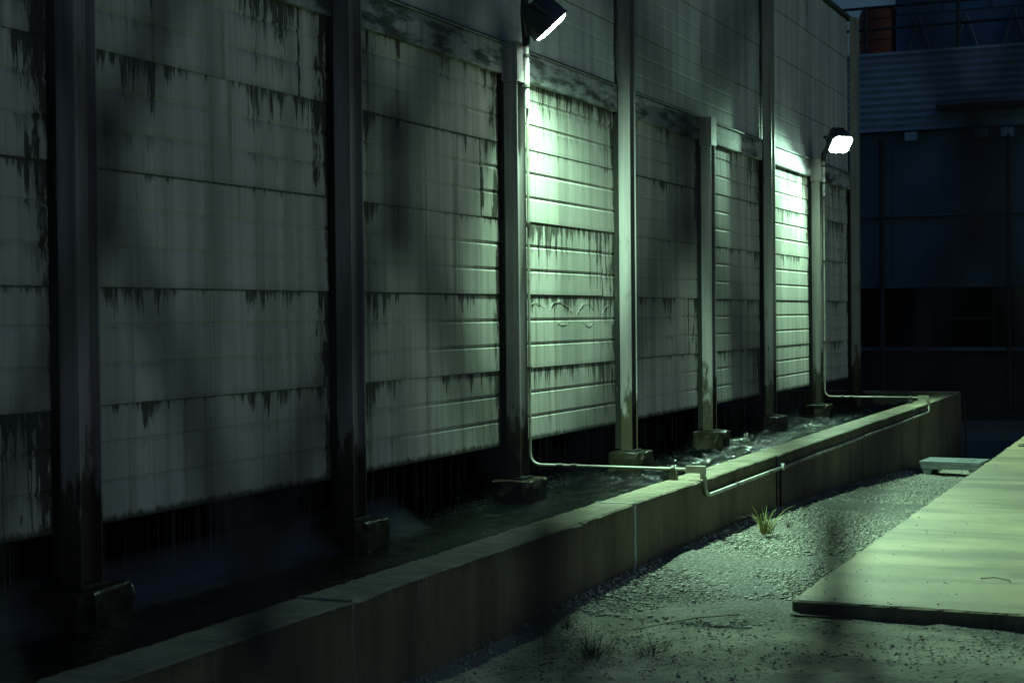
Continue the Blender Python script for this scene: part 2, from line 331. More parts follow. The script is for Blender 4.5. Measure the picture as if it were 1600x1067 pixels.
def grid_mesh(name, X, Y, Z, mat, smooth=True):
    nx, ny = X.shape; me = bpy.data.meshes.new(name)
    v = np.stack([X, Y, Z], -1).reshape(-1, 3)
    i = np.arange(nx * ny).reshape(nx, ny)
    q = np.stack([i[:-1, :-1], i[1:, :-1], i[1:, 1:], i[:-1, 1:]], -1).reshape(-1, 4)
    me.vertices.add(len(v)); me.vertices.foreach_set('co', v.ravel())
    me.loops.add(q.size); me.loops.foreach_set('vertex_index', q.ravel())
    me.polygons.add(len(q)); me.polygons.foreach_set('loop_start', np.arange(0, q.size, 4))
    me.polygons.foreach_set('use_smooth', [smooth] * len(q)); me.materials.append(mat); me.update(); me.validate(); return me
g = link('ground', grid_mesh('ground', GX, GY, GZ, M['ground'])); tag(g, 'sandy dirt and grey grit yard beside the basin', None, kind='structure')

# water in the basin, rippled
wx = np.concatenate([np.linspace(-8.6, -5.5, 40)[:-1], np.linspace(-5.5, -3.80, 110)]); wy = np.concatenate([np.linspace(-2, 9, 150)[:-1], np.linspace(9, 25.75, 1000)])
WX, WY = np.meshgrid(wx, wy, indexing='ij'); WZ = np.zeros(WX.shape)
for k in range(44):
    an = rng.uniform(0, 6.28); fr = rng.uniform(14, 56); WZ += np.sin(WX * math.cos(an) * fr + WY * math.sin(an) * fr + rng.uniform(0, 6) + .8 * np.sin(WX * 2 + k) + .8 * np.sin(WY * 1.7 + 2 * k)) * 0.100 / fr
env = np.clip((WY - 10.5) / 5, 0, 1); env = .22 + .78 * env * env * (3 - 2 * env)      # churned where the tower empties, calmer towards the near end
WZ = 0.29 + WZ * env
w = link('water', grid_mesh('water', WX, WY, WZ, M['water'])); tag(w, 'dark rippling water in the concrete basin', None, kind='structure')

# raised concrete slab on the right
mb = MB()
sx0, sx1, sy0, sy1 = -2.24, 7.0, 9.175, 30.0
jit = rng.normal(0, 1, 800); jit = np.convolve(jit, np.ones(3) / 2, 'same')
def slab_ring(z, c, d):
    n = 5; P = []
    for k in range(n + 1):
        a = R(180 + 90 * k / n); P.append((sx0 + d + c + c * math.cos(a), sy0 + d + c + c * math.sin(a), z))
    xs_ = np.linspace(sx0 + .15, 2.0, 140); ys_ = np.linspace(22.0, sy0 + .15, 240)
    P += [(x_, sy0 + d * (1 + .5 * jit[i]) + .0022 * jit[i], z) for i, x_ in enumerate(xs_)]
    P += [(sx1, sy0 + d, z), (sx1, sy1, z), (sx0 + d, sy1, z)]
    P += [(sx0 + d * (1 + .5 * jit[i + 300]) + .0022 * jit[i + 300], y_, z) for i, y_ in enumerate(ys_)]
    return P
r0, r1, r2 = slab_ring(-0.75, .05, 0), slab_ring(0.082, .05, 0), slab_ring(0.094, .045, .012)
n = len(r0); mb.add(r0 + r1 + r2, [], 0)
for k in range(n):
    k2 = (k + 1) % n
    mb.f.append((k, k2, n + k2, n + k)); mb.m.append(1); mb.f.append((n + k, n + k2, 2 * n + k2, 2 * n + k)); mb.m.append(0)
mb.f.append(tuple(2 * n + k for k in range(n))); mb.m.append(0)
o = mb.build('concrete_slab', [M['slab'], M['slab_side_shaded']]); tag(o, 'pale raised concrete slab with shade coloured into its front edge beside the gravel', 'slab')

# ================================================================== COOLING TOWER
def ycol(i): return Y0 + BAY * i
tower = thing('cooling_tower', 'long weathered cooling tower wall of stained grey siding and steel columns over the basin', 'cooling tower', (-5.15, ycol(3), 0.29))
TB = Vector(tower.location)
def part(mb, name, mat, smooth=False, parent=None, base=(0, 0, 0)):
    """build with coordinates relative to base (world), child of the tower"""
    o = mb.build(name, mat, parent or tower, smooth); o.location = Vector(base) - TB; return o
PX = -5.165             # cladding plane
ROW = 0.605
ZB = 0.735              # underside of the lowest sheets
def sheet_profile(h, depth=0.007, lap=0.006):
    P = [(-0.03, 0.02), (0.0, 0.02)]
    for k in (1, 2):
        z = -h * k / 3; xo = lap * (-z / h)
        P += [(xo, z + 0.018), (xo - depth, z + 0.006), (xo - depth, z - 0.006), (xo, z - 0.020)]
    P += [(lap, -h + 0.004), (lap - 0.002, -h), (-0.03, -h)]
    return P
sheet_cache = {}
def sheet(length, up=False):
    key = (round(length, 3), up)
    if key not in sheet_cache:
        mb = MB(); mb.prism(sheet_profile(ROW, .004, .006) if up else sheet_profile(ROW), 'y', 0, length)
        o = mb.build('siding_panel', M['clad_up' if up else 'clad'], tower); sheet_cache[key] = o.data; return o
    return link('siding_panel', sheet_cache[key], tower)
short_len = {}
for i in range(-3, 7):
    ya, yb = ycol(i) - 0.10, ycol(i + 1) - 0.165
    for rw in range(5):
        zt = ZB + ROW * (5 - rw)
        L = yb - ya
        cut = None
        h_ = (i * 7 + rw * 3) % 5
        if h_ in (0,): cut = L - 0.36
        spans = [(0, L)] if cut is None else [(0, cut - 0.004), (cut + 0.004, L)]
        for s0, s1 in spans:
            o = sheet(s1 - s0)
            o.location = Vector((PX + random.uniform(-.0012, .0012), ya + s0, zt + random.uniform(-.004, .004))) - TB
            o.rotation_euler = (random.uniform(-.0012, .0012), 0, 0)
            gsh = (1.7 if rw == 0 else random.choice([0.3, 0.6, 0.9, 1.1])) * (0.75 if i >= 3 else 1.0)
            if s1 - s0 < 0.5: gsh = 1.2
            o.color = (gsh, (s1 - s0 + (0.25 if s1 < L - .01 else 0)) / 6.0, 1.0 if rw == 4 else 0.15, 1)
# upper cladding between the tall columns
ZU = 3.955
for (ia, ib) in ((-3, -1), (-1, 1), (1, 3), (3, 5), (5, 7)):
    ya, yb = ycol(ia) - 0.10, ycol(ib) - 0.165
    for rw in range(4):
        mid = (ya + yb) / 2 + random.uniform(-.5, .5) if rw % 2 else None
        for s0, s1 in ([(ya, yb)] if mid is None else [(ya, mid - .003), (mid + .003, yb)]):
            o = sheet(s1 - s0, True)
            o.location = Vector((PX + 0.012, s0, ZU + ROW * (rw + 1) - 0.02)) - TB
            o.color = (0.25, (s1 - s0) / 6.0, 0.0, 1)
    # drip flashing under the upper cladding
    mb = MB(); mb.prism([(-5.17, 3.99), (-5.105, 3.955), (-5.105, 3.935), (-5.111, 3.935), (-5.111, 3.95), (-5.17, 3.97)], 'y', ya + .02, yb - .02)
    mb.v = [tuple(Vector(q) - Vector((-5.15, ya, 3.95))) for q in mb.v]
    part(mb, 'flashing', M['clad_up'], base=(-5.15, ya, 3.95))
# fascia beams above the stained sheets, one per bay
for i in range(-3, 7):
    ya, yb = ycol(i) - 0.10, ycol(i + 1) - 0.165
    mb = MB(); L = yb - ya
    mb.prism([(-0.05, 0.0), (0.05, 0.0), (0.056, 0.012), (0.056, 0.20), (0.05, 0.235), (-0.05, 0.235)], 'y', 0.004, L - 0.004)
    part(mb, 'fascia_beam', M['fascia'], base=(-5.175, ya, 3.70))
# roof capping
mb = MB(); mb.prism([(-9.2, 0.0), (0.09, 0.0), (0.09, 0.05), (0.06, 0.07), (-9.2, 0.07)], 'y', 0, ycol(7) + .1 - ycol(-3))
part(mb, 'roof_capping', M['clad_up'], base=(-5.2, ycol(-3), ZU + 4 * ROW + .005))
# body behind the sheets
mb = MB(); mb.box((-3.9, 0, 0), (-0.045, ycol(7) - ycol(-3) - .02, 5.55)); part(mb, 'tower_body', M['dark'], base=(-5.165, ycol(-3), 0.82))
mb = MB(); mb.box((-0.2, 0, 0), (0, ycol(7) - ycol(-3), 1.2)); part(mb, 'basin_back_wall', M['dark'], base=(-8.6, ycol(-3), -0.2))
# columns: wide-flange steel, alternately short and full height, on wet pedestals
FL, WEB, TH = 0.115, 0.17, 0.011
def column_mb(h, seed):
    mb = MB()
    mb.box((-FL, -WEB, 0), (0, -WEB + TH, h)); mb.box((-FL, -TH, 0), (0, 0, h))
    mb.box((-FL / 2 - .004, -WEB + TH + .0005, 0), (-FL / 2 + .004, -TH - .0005, h)); return mb
cm = {}
for i in range(-3, 8):
    tall = (i % 2 != 0)
    h = (ZU + 4 * ROW + .02 if tall else 3.93) - 0.485
    if tall not in cm:
        o = column_mb(h, 0).build('column', M['column'], tower); cm[tall] = o.data
    else: o = link('column', cm[tall], tower)
    o.location = Vector((-5.0, ycol(i), 0.485)) - TB
    # growth-blackened backing post
    mb = MB(); mb.box((-0.05, -WEB - .012, 0), (0, .03, (h if not tall else 3.45)))
    b_ = part(mb, 'backing_post', M['growth'], base=(-5.1165, ycol(i), 0.50))
    if not tall:      # cap box on the short columns
        mb = MB(); mb.box((-FL - .01, -WEB - .015, -0.30), (.012, .015, 0.012)); part(mb, 'column_cap', M['column'], base=(-5.0, ycol(i), 3.935))
    mb = MB(); mb.box((-FL - .03, -WEB - .03, 0), (.03, .03, .014)); part(mb, 'base_plate', M['growth'], base=(-5.0, ycol(i), 0.472))
    # pedestal: chamfered block, rough edges
    mb = MB(); hx, hy, ch = 0.19, 0.205, 0.06
    loop = [(hx, -hy + ch), (hx, hy - ch), (hx - ch, hy), (-hx + ch, hy), (-hx, hy - ch), (-hx, -hy + ch), (-hx + ch, -hy), (hx - ch, -hy)]
    dense = []
    for k in range(8):
        p, q = Vector((*loop[k], 0)), Vector((*loop[(k + 1) % 8], 0))
        for t in (0, .34, .67): dense.append(p.lerp(q, t))
    rn = random.Random(i + 50); rings = []
    for zz, sc in ((-0.55, 1.0), (-0.12, 1.0), (-0.06, 1.01), (-0.008, 1.0), (0.0, 0.96)):
        rings.append([(p.x * sc + rn.uniform(-.008, .008), p.y * sc + rn.uniform(-.008, .008), zz + rn.uniform(-.006, .006) * (zz > -.1)) for p in dense])
    nn = len(dense); mb.add([p for r_ in rings for p in r_], [(a * nn + k, a * nn + (k + 1) % nn, (a + 1) * nn + (k + 1) % nn, (a + 1) * nn + k) for a in range(4) for k in range(nn)] + [tuple(4 * nn + k for k in range(nn))])
    part(mb, 'pedestal', M['pedestal'], False, base=(-5.06, ycol(i) - .085, 0.472))

# peeling paint on one sheet of the floodlit bay: thin curled flakes along ragged arcs
M['flake'] = plain('paint_flake', (0.60, 0.61, 0.52), (0.42, 0.44, 0.38), 40, Roughness=0.75)
def flake(yc, zc, ry, rz, a0, a1, seed):
    rn = random.Random(seed); arc = []; k = 16
    for a in range(k):
        t_ = a0 + (a1 - a0) * a / (k - 1); q = 1 + .13 * math.sin(3 * t_ + seed) + rn.uniform(-.09, .09); arc.append((rn.uniform(0, .002), ry * q * math.cos(t_), rz * q * math.sin(t_)))
    mb = MB(); mb.tube(arc, [rn.uniform(.0002, .0019) * (1 if 0 < i < k - 1 else .3) for i in range(k)], 5); part(mb, 'curled_flake', M['flake'], base=(PX + .003, yc, zc))
flake(12.35, 1.83, .14, .06, 0.2, 2.6, 1); flake(12.86, 1.80, .26, .09, 0.0, 2.9, 2); flake(12.9, 1.80, .24, .10, 4.2, 5.6, 5); flake(13.52, 1.79, .25, .085, 0.3, 3.6, 3); flake(13.55, 1.78, .22, .09, 3.9, 5.2, 6); flake(14.05, 1.80, .10, .06, 0.4, 3.4, 4)

# falling water behind the columns, below the sheets
nst = 500
ys = rng.uniform(ycol(-2), ycol(7), nst); xs = -5.24 - np.abs(rng.normal(0, .10, nst)); wd = rng.uniform(.0008, .0022, nst); z1 = rng.uniform(.62, .78, nst); z0 = rng.uniform(.27, .5, nst)
mb = MB()
for a in range(nst):
    x_, y_, q = xs[a], ys[a], wd[a]
    mb.v += [(x_ - q, y_ - q, z0[a]), (x_ + q, y_ - q, z0[a]), (x_, y_ + q, z0[a]), (x_ - q, y_ - q, z1[a]), (x_ + q, y_ - q, z1[a]), (x_, y_ + q, z1[a])]
    b_ = a * 6; mb.f += [(b_, b_ + 1, b_ + 4, b_ + 3), (b_ + 1, b_ + 2, b_ + 5, b_ + 4), (b_ + 2, b_, b_ + 3, b_ + 5)]; mb.m += [0] * 3
o = mb.build('falling_water', M['fall']); tag(o, 'strands of water falling from under the siding into the basin', 'falling water', kind='stuff')

# spray where it lands
nd = 16000
cy = rng.uniform(ycol(-1), ycol(7), 90); cl = cy[rng.integers(0, 90, nd)] + rng.normal(0, .16, nd)
sp_ = np.stack([-5.20 + rng.normal(0, .07, nd), cl, .285 + np.abs(rng.exponential(.045, nd))], -1)
oc_v = np.array([(1, 0, 0), (-1, 0, 0), (0, 1, 0), (0, -1, 0), (0, 0, 1), (0, 0, -1)], float); oc_f = np.array([(0, 2, 4), (2, 1, 4), (1, 3, 4), (3, 0, 4), (2, 0, 5), (1, 2, 5), (3, 1, 5), (0, 3, 5)])
sv = (sp_[:, None] + oc_v[None] * rng.uniform(.0005, .0016, nd)[:, None, None]).reshape(-1, 3); sf = (oc_f[None] + (np.arange(nd) * 6)[:, None, None]).reshape(-1, 3)
me = bpy.data.meshes.new('spray'); me.vertices.add(len(sv)); me.vertices.foreach_set('co', sv.ravel()); me.loops.add(sf.size); me.loops.foreach_set('vertex_index', sf.ravel())
me.polygons.add(len(sf)); me.polygons.foreach_set('loop_start', np.arange(0, sf.size, 3)); me.materials.append(plain('spray_white', (.7, .74, .76), (.6, .65, .68), 9, Roughness=.4)); me.update(); me.validate()
tag(link('spray', me), 'fine pale spray where the falling water strikes the basin', 'spray', kind='stuff')

mb = MB(); mb.prism([(-5.34, .26), (-4.93, .26), (-5.26, .50), (-5.34, .52)], 'y', ycol(-2), ycol(1) + .9)
mi = mb.build('mist', [])
mm = bpy.data.materials.new('splash_mist'); mm.use_nodes = True; mm.node_tree.nodes.clear()
mv = mm.node_tree.nodes.new('ShaderNodeVolumePrincipled'); mv.inputs['Color'].default_value = (0.85, 0.9, 0.95, 1); mv.inputs['Density'].default_value = 1.1
mo = mm.node_tree.nodes.new('ShaderNodeOutputMaterial'); mm.node_tree.links.new(mv.outputs[0], mo.inputs['Volume']); mi.data.materials.append(mm)
tag(mi, 'pale low mist where the falling water lands at the near end of the basin', 'mist', kind='stuff')

# ================================================================== BASIN WALL
basin = thing('basin_wall', 'low stained concrete wall enclosing the water basin, chipped along its top edge', 'wall', (WALL_X, 10, 0))
BB = Vector(basin.location)
ZT = 0.495; XI = -3.83
joints = [-1.53, 2.37, 6.27, 10.16, 14.05, 17.95, 21.85, 25.55]
def chip(y):
    v = max(0, math.sin(y * 3.1 + 1) * math.sin(y * 7.7) * math.sin(y * 1.3 + 2)) ** 2 * 0.012 + abs(rng.normal(0, .0022))
    v += 0.022 * math.exp(-((y - 9.1) / .13) ** 2) * (.6 + .4 * math.sin(y * 90)) + 0.010 * math.exp(-((y - 6.45) / .12) ** 2)
    return 0.007 + v
for a, b in zip(joints[:-1], joints[1:]):
    mb = MB(); y0, y1 = a + .004, b - .004; ns = int((y1 - y0) / .04); rows = []
    tr_ = rng.normal(0, .0025)
    for k in range(ns + 1):
        y = y0 + (y1 - y0) * k / ns; c1 = chip(y); c2 = chip(y + 31) + abs(rng.normal(0, .007))
        wv = 0.003 * math.sin(y * 2.3)
        rows.append([(WALL_X + tr_ + wv, y, -1.0), (WALL_X + tr_ + wv, y, ZT - c1), (WALL_X + tr_ + wv - c1 * 1.1, y, ZT + rng.normal(0, .0012)),
                     (XI + c2, y, ZT + rng.normal(0, .0012)), (XI, y, ZT - c2), (XI, y, -0.3)])
    v = [tuple(Vector(p) - Vector((WALL_X, a, 0))) for r_ in rows for p in r_]
    fs = []; ms = []
    for k in range(ns):
        for j in range(5):
            fs.append((k * 6 + j, k * 6 + j + 1, (k + 1) * 6 + j + 1, (k + 1) * 6 + j)); ms.append(1 if j in (1, 2, 3) else 0)
    fs += [tuple(range(6))[::-1], tuple(ns * 6 + j for j in range(6))]; ms += [0, 0]
    mb.v = v; mb.f = fs; mb.m = ms
    o = mb.build('wall_section', [M['wall_face'], M['wall_top']], basin); o.location = Vector((WALL_X, a, 0)) - BB
# far cross wall
mb = MB(); mb.box((-5.2, 0, -1.2), (-.002, .28, ZT + .004)); o = mb.build('wall_section', [M['wall_face']], basin); o.location = Vector((WALL_X, 25.56, 0)) - BB
mb = MB(); mb.box((-5.0, .012, 0), (-.014, .268, .006)); o = mb.build('wall_coping', [M['wall_top']], basin); o.location = Vector((WALL_X, 25.56, ZT + .004)) - BB
# pale mortar over the joints and cracks
def ribbon(name, mat, pts, wfun, nrm, tang, base, parent):
    mb = MB(); v = []; nrm = Vector(nrm); tang = Vector(tang)
    for k, p in enumerate(pts):
        p = Vector(p); w0, w1 = wfun(k), wfun(k + 100)
        v += [p - tang * w0 - nrm * .012, p - tang * w0 * .8 + nrm * .005, p + tang * w1 * .8 + nrm * .005, p + tang * w1 - nrm * .012]
    mb.v = [tuple(q - Vector(base)) for q in v]
    for k in range(len(pts) - 1):
        for j in range(3): mb.f.append((k * 4 + j, k * 4 + j + 1, (k + 1) * 4 + j + 1, (k + 1) * 4 + j)); mb.m.append(0)
    o = mb.build(name, mat, parent); o.location = Vector(base) - BB; return o
def crack(y, wide, z0, lean=0.0, wob=.012, top=True, mat='sealant'):
    rn = random.Random(int(y * 100)); pts = []
    for k in range(13):
        t = k / 12; pts.append((WALL_X, y + lean * t + rn.uniform(-wob, wob), ZT - .012 + (z0 - ZT) * t))
    ribbon('joint_mortar', M[mat], pts, lambda k: wide * (1.5 if k in (0, 100) else random.Random(k * 7 + int(y * 10)).uniform(.5, 1.1)), (1, 0, 0), (0, 1, 0), (WALL_X, y, ZT), basin)
    if top:
        pts = [(WALL_X - .004 - .275 * k / 8, y + rn.uniform(-.01, .01), ZT) for k in range(9)]
        ribbon('joint_mortar', M[mat], pts, lambda k: wide * random.Random(k * 3 + int(y * 10)).uniform(.7, 1.5), (0, 0, 1), (0, 1, 0), (WALL_X, y, ZT), basin)
crack(10.16, .020, 0.0); crack(6.27, .014, -.1, .02, .012, True, 'old_mortar'); crack(6.93, .005, -.1, -.12, .02, False, 'old_mortar'); crack(8.52, .008, -.1, .04, .02, False, 'old_mortar')
crack(14.05, .016, -.3, 0, .004, False, 'joint_dark'); crack(17.95, .010, -.6, 0, .004, False, 'joint_dark'); crack(21.85, .010, -.8, 0, .004, False, 'joint_dark'); crack(2.37, .012, -.2)

# ================================================================== CONDUITS
def conduit(name, label, pts, r, base, rad=.06):
    t = thing(name, label, 'conduit', base, 'lamp conduits')
    mb = MB(); mb.tube(off(bend(pts, rad, 7), base), r, 10); mb.build('pipe', M['conduit'], t, True); return t
def clip_ring(t, p, axis, r=.026, ln=.03, mat='steel'):
    p = Vector(p) - Vector(t.location); a = Vector(axis) * ln / 2
    mb = MB(); mb.tube([p - a, p + a], r, 12); mb.build('clip', M[mat], t, True)
def drop(i, label):
    yc = ycol(i) - .02; zc = ZT + .085; base = (-4.97, yc, zc)
    t = conduit('lamp_conduit', label, [(-4.975, yc, 3.45), (-4.975, yc, zc), (-3.66, yc, zc)], .0115, base, .10)
    for z in (1.35, 2.5): clip_ring(t, (-4.975, yc, z), (0, 0, 1), .021, .035)
    for x_ in (-4.72, -4.6): clip_ring(t, (x_, yc, zc), (1, 0, 0), .018, .05)
    # saddle bracket on the wall
    mb = MB(); mb.box((-.028, -.03, -.085), (.028, .03, -.03)); mb.box((-.02, -.022, -.03), (.02, .022, .004)); o = mb.build('saddle', M['steel'], t); o.location = (-3.775 + 4.97, 0, 0)
    clip_ring(t, (-3.775, yc, zc), (1, 0, 0), .028, .02)
    # box elbow over the edge
    mb = MB(); mb.box((-.05, -.026, -.026), (.10, .026, .028)); mb.box((.066, -.024, -.07), (.10, .024, -.026)); o = mb.build('elbow_box', M['conduit'], t); o.location = (-3.62 + 4.97, 0, 0)
    return t
drop(2, 'pale conduit running down the near lamp column and across the basin to the wall')
drop(6, 'pale conduit from the far glaring lamp column across the far end of the basin')
ya, yb = ycol(2) - .02, ycol(6) - .02; zr = 0.375; xr = WALL_X + .022
wr = conduit('wall_conduit', 'grey conduit clipped along the outside of the basin wall below its top', [(xr, ya, ZT + .03), (xr, ya, zr), (xr, yb, zr + .005), (xr, yb, ZT + .03)], .0165, (xr, (ya + yb) / 2, zr), .14)
del wr['group']
for y in np.arange(ya + .9, yb - .2, 1.05): clip_ring(wr, (xr, y, zr + .002), (0, 1, 0), .0215, .025, 'steel')
mb = MB(); mb.tube([(-.02, 0, 0), (.03, 0, 0), (.036, 0, 0)], [.034, .034, .024], 14); o = mb.build('junction_cap', M['sleeve'], wr, True); o.location = Vector((xr, 14.12, zr + .01)) - Vector(wr.location)
mb = MB(); mb.tube([(0, 0, 0), (0, 0, -.5)], .012, 8); o = mb.build('earth_lead', M['joint_dark'], wr); o.location = Vector((xr - .006, 14.12, zr)) - Vector(wr.location)

# ================================================================== FLOODLIGHTS
def floodlight(i, pos, aim, label):
    base = Vector((-4.97, ycol(i) - .04, 3.95)); t = thing('floodlight', label, 'floodlight', base, 'floodlights on the short columns')
    pos = Vector(pos); n = Vector(aim).normalized(); up = (Z0 - n * n.z).normalized(); rt = n.cross(up)
    def L(u, v, w): return pos + rt * u + up * v + n * w - base
    def ring(hu, hv, w, dv=0): # rounded rectangle
        P = []; c = .35
        for su, sv in ((1, 1), (-1, 1), (-1, -1), (1, -1)):
            q = [(su * hu, sv * hv * (1 - c)), (su * hu * (1 - c * .4), sv * hv * (1 - c * .4)), (su * hu * (1 - c), sv * hv)]
            P += q if su * sv < 0 else q[::-1]
        # order round the loop
        P.sort(key=lambda p: math.atan2(p[1] / hv, p[0] / hu)); return [L(a, b + dv, w) for a, b in P]
    outer = [ring(.06, .06, -.225, .02), ring(.10, .10, -.218, .02), ring(.128, .122, -.175, .012), ring(.152, .14, -.09), ring(.16, .148, .0), ring(.165, .152, .0), ring(.165, .152, .02)]
    inner = [ring(.152, .14, .02), ring(.146, .132, -.055), ring(.10, .095, -.165, .01)]
    mb = MB(); R_ = outer + inner; k = 12
    mb.v = [tuple(p) for r_ in R_ for p in r_]
    for a in range(len(R_) - 1):
        for j in range(k):
            mb.f.append((a * k + j, a * k + (j + 1) % k, (a + 1) * k + (j + 1) % k, (a + 1) * k + j)); mb.m.append(1 if a >= len(outer) else 0)
    mb.f.append(tuple(range(k))); mb.m.append(0); mb.f.append(tuple((len(R_) - 1) * k + j for j in range(k))); mb.m.append(1)
    h = mb.build('housing', [M['housing'], M['reflector']], t, True)
    mb = MB(); rr = [ring(.1505, .1385, .010), ring(.135, .124, .034), ring(.09, .085, .046)]     # domed glass
    mb.add([p for r_ in rr for p in r_], [(a * 12 + j, a * 12 + (j + 1) % 12, a * 12 + 12 + (j + 1) % 12, a * 12 + 12 + j) for a in range(2) for j in range(12)] + [tuple(range(24, 36))])
    mb.build('lens', M['lens'], t, True)
    # fins on the back of the housing
    for u in (-.06, -.02, .02, .06):
        mb = MB(); mb.add([L(u - .004, .125, -.12), L(u + .004, .125, -.12), L(u + .004, .10, -.21), L(u - .004, .10, -.21), L(u - .004, .155, -.13), L(u + .004, .155, -.13), L(u + .004, .14, -.20), L(u - .004, .14, -.20)],
                          [(0, 1, 2, 3), (4, 5, 6, 7), (0, 1, 5, 4), (1, 2, 6, 5), (2, 3, 7, 6), (3, 0, 4, 7)]); mb.build('fin', M['housing'], h)
    # yoke, knuckle and stub pole on the column
    kn = L(0, -.06, -.17); foot = Vector((0, 0, .0))
    for su in (-1, 1):
        mb = MB(); mb.tube([L(su * .172, 0, -.06), L(su * .172, -.03, -.20), L(su * .07, -.05, -.235)], .011, 8); mb.build('yoke_arm', M['housing'], t, True)
    knp = L(0, -.05, -.235)
    mb = MB(); mb.tube([knp + Vector((0, 0, .05)), knp + Vector((0, 0, -.04)), Vector((0, 0, .06)), Vector((0, 0, -.03))], [.03, .036, .036, .03], 12); mb.build('knuckle', M['housing'], t, True)
    mb = MB(); mb.tube([(0, 0, .0), (0, 0, -.52)], .021, 12); o = mb.build('stub_pole', M['sleeve'], t, True)
    for z in (-.10, -.34):
        mb = MB(); mb.tube([(0, 0, z - .012), (0, 0, z + .012)], .027, 12); mb.box((-.04, -.03, z - .01), (0, .03, z + .01)); mb.build('pole_clamp', M['steel'], t, True)
    # bulb inside the reflector
    ld = bpy.data.lights.new('lamp_light', 'SPOT'); ld.spot_size = R(148); ld.spot_blend = 1.0; ld.energy = LAMP_POWER; ld.color = LAMP_COL; ld.shadow_soft_size = 0.035
    lo = bpy.data.objects.new('lamp_light', ld); col.objects.link(lo); lo.parent = t; lo.location = L(0, .0, -.056); lo.rotation_euler = n.to_track_quat('-Z', 'Y').to_euler()
    return t
v = Vector((-4.8, 11.7, 0)).normalized(); pr = Vector((v.y, -v.x, 0))
floodlight(2, (-4.75, 11.66, 4.07), (.56, .38, -.72), 'black floodlight seen from the side on the nearer lamp column, facing the slab')
floodlight(6, (-4.68, 22.25, 4.13), (.46, -.52, -.66), 'floodlight with glaring white face on the farther lamp column')

# ================================================================== GRAVEL, GRASS, LITTER
base_v = np.array([(x, y, z) for z in (-1, 1) for y in (-1, 1) for x in (-1, 1)], float) * 0.62
base_f = np.array([(0, 2, 3, 1), (4, 5, 7, 6), (0, 1, 5, 4), (1, 3, 7, 5), (3, 2, 6, 7), (2, 0, 4, 6)])
def pebbles(name, X, Y, size, mat, label):
    n_ = len(X); Zp = ground_z(X, Y)
    v = base_v[None] * (1 + rng.uniform(-.35, .35, (n_, 8, 3)))
    a = rng.uniform(0, 6.28, n_); c, s_ = np.cos(a), np.sin(a)
    v = v * (np.stack([rng.uniform(.7, 1.3, n_), rng.uniform(.6, 1.1, n_), rng.uniform(.4, .8, n_)], -1) * size[:, None])[:, None, :]
    vx = v[..., 0] * c[:, None] - v[..., 1] * s_[:, None]; vy = v[..., 0] * s_[:, None] + v[..., 1] * c[:, None]
    bank = 0.06 * np.exp(-((X - WALL_X) / .25) ** 2)
    P = np.stack([vx + X[:, None], vy + Y[:, None], v[..., 2] + (Zp + bank + size * .25)[:, None]], -1).reshape(-1, 3)
    q = (base_f[None] + (np.arange(n_) * 8)[:, None, None]).reshape(-1, 4)
    me = bpy.data.meshes.new(name); me.vertices.add(len(P)); me.vertices.foreach_set('co', P.ravel()); me.loops.add(q.size); me.loops.foreach_set('vertex_index', q.ravel())
    me.polygons.add(len(q)); me.polygons.foreach_set('loop_start', np.arange(0, q.size, 4)); me.materials.append(mat); me.update(); me.validate()
    return tag(link(name, me), label, 'gravel', kind='stuff')
n1 = 105000
X = rng.uniform(WALL_X + .01, -2.26, n1); Y = 8.7 + 16.5 * rng.uniform(0, 1, n1) ** 1.4
den = np.sin(X * 5 + Y * 2.1) * .5 + np.sin(Y * 3.3 - X * 2) * .5
keep = rng.uniform(-1.3, .6, n1) < den + np.clip((Y - 9.6) * .8, -1.2, .8)
X, Y = X[keep], Y[keep]
pebbles('gravel', X, Y, rng.gamma(1.5, .0028, len(X)) + .0022, M['stone'], 'loose grey gravel between the basin wall and the slab')
n2 = 9000
X = rng.uniform(-3.5, 1.6, n2); Y = rng.uniform(6.0, 9.1, n2)
pebbles('scattered_grit', X, Y, np.minimum(rng.gamma(1.4, .0026, n2) + .0016, .013), M['stone'], 'scattered grit and crumbs on the sandy dirt in the foreground')

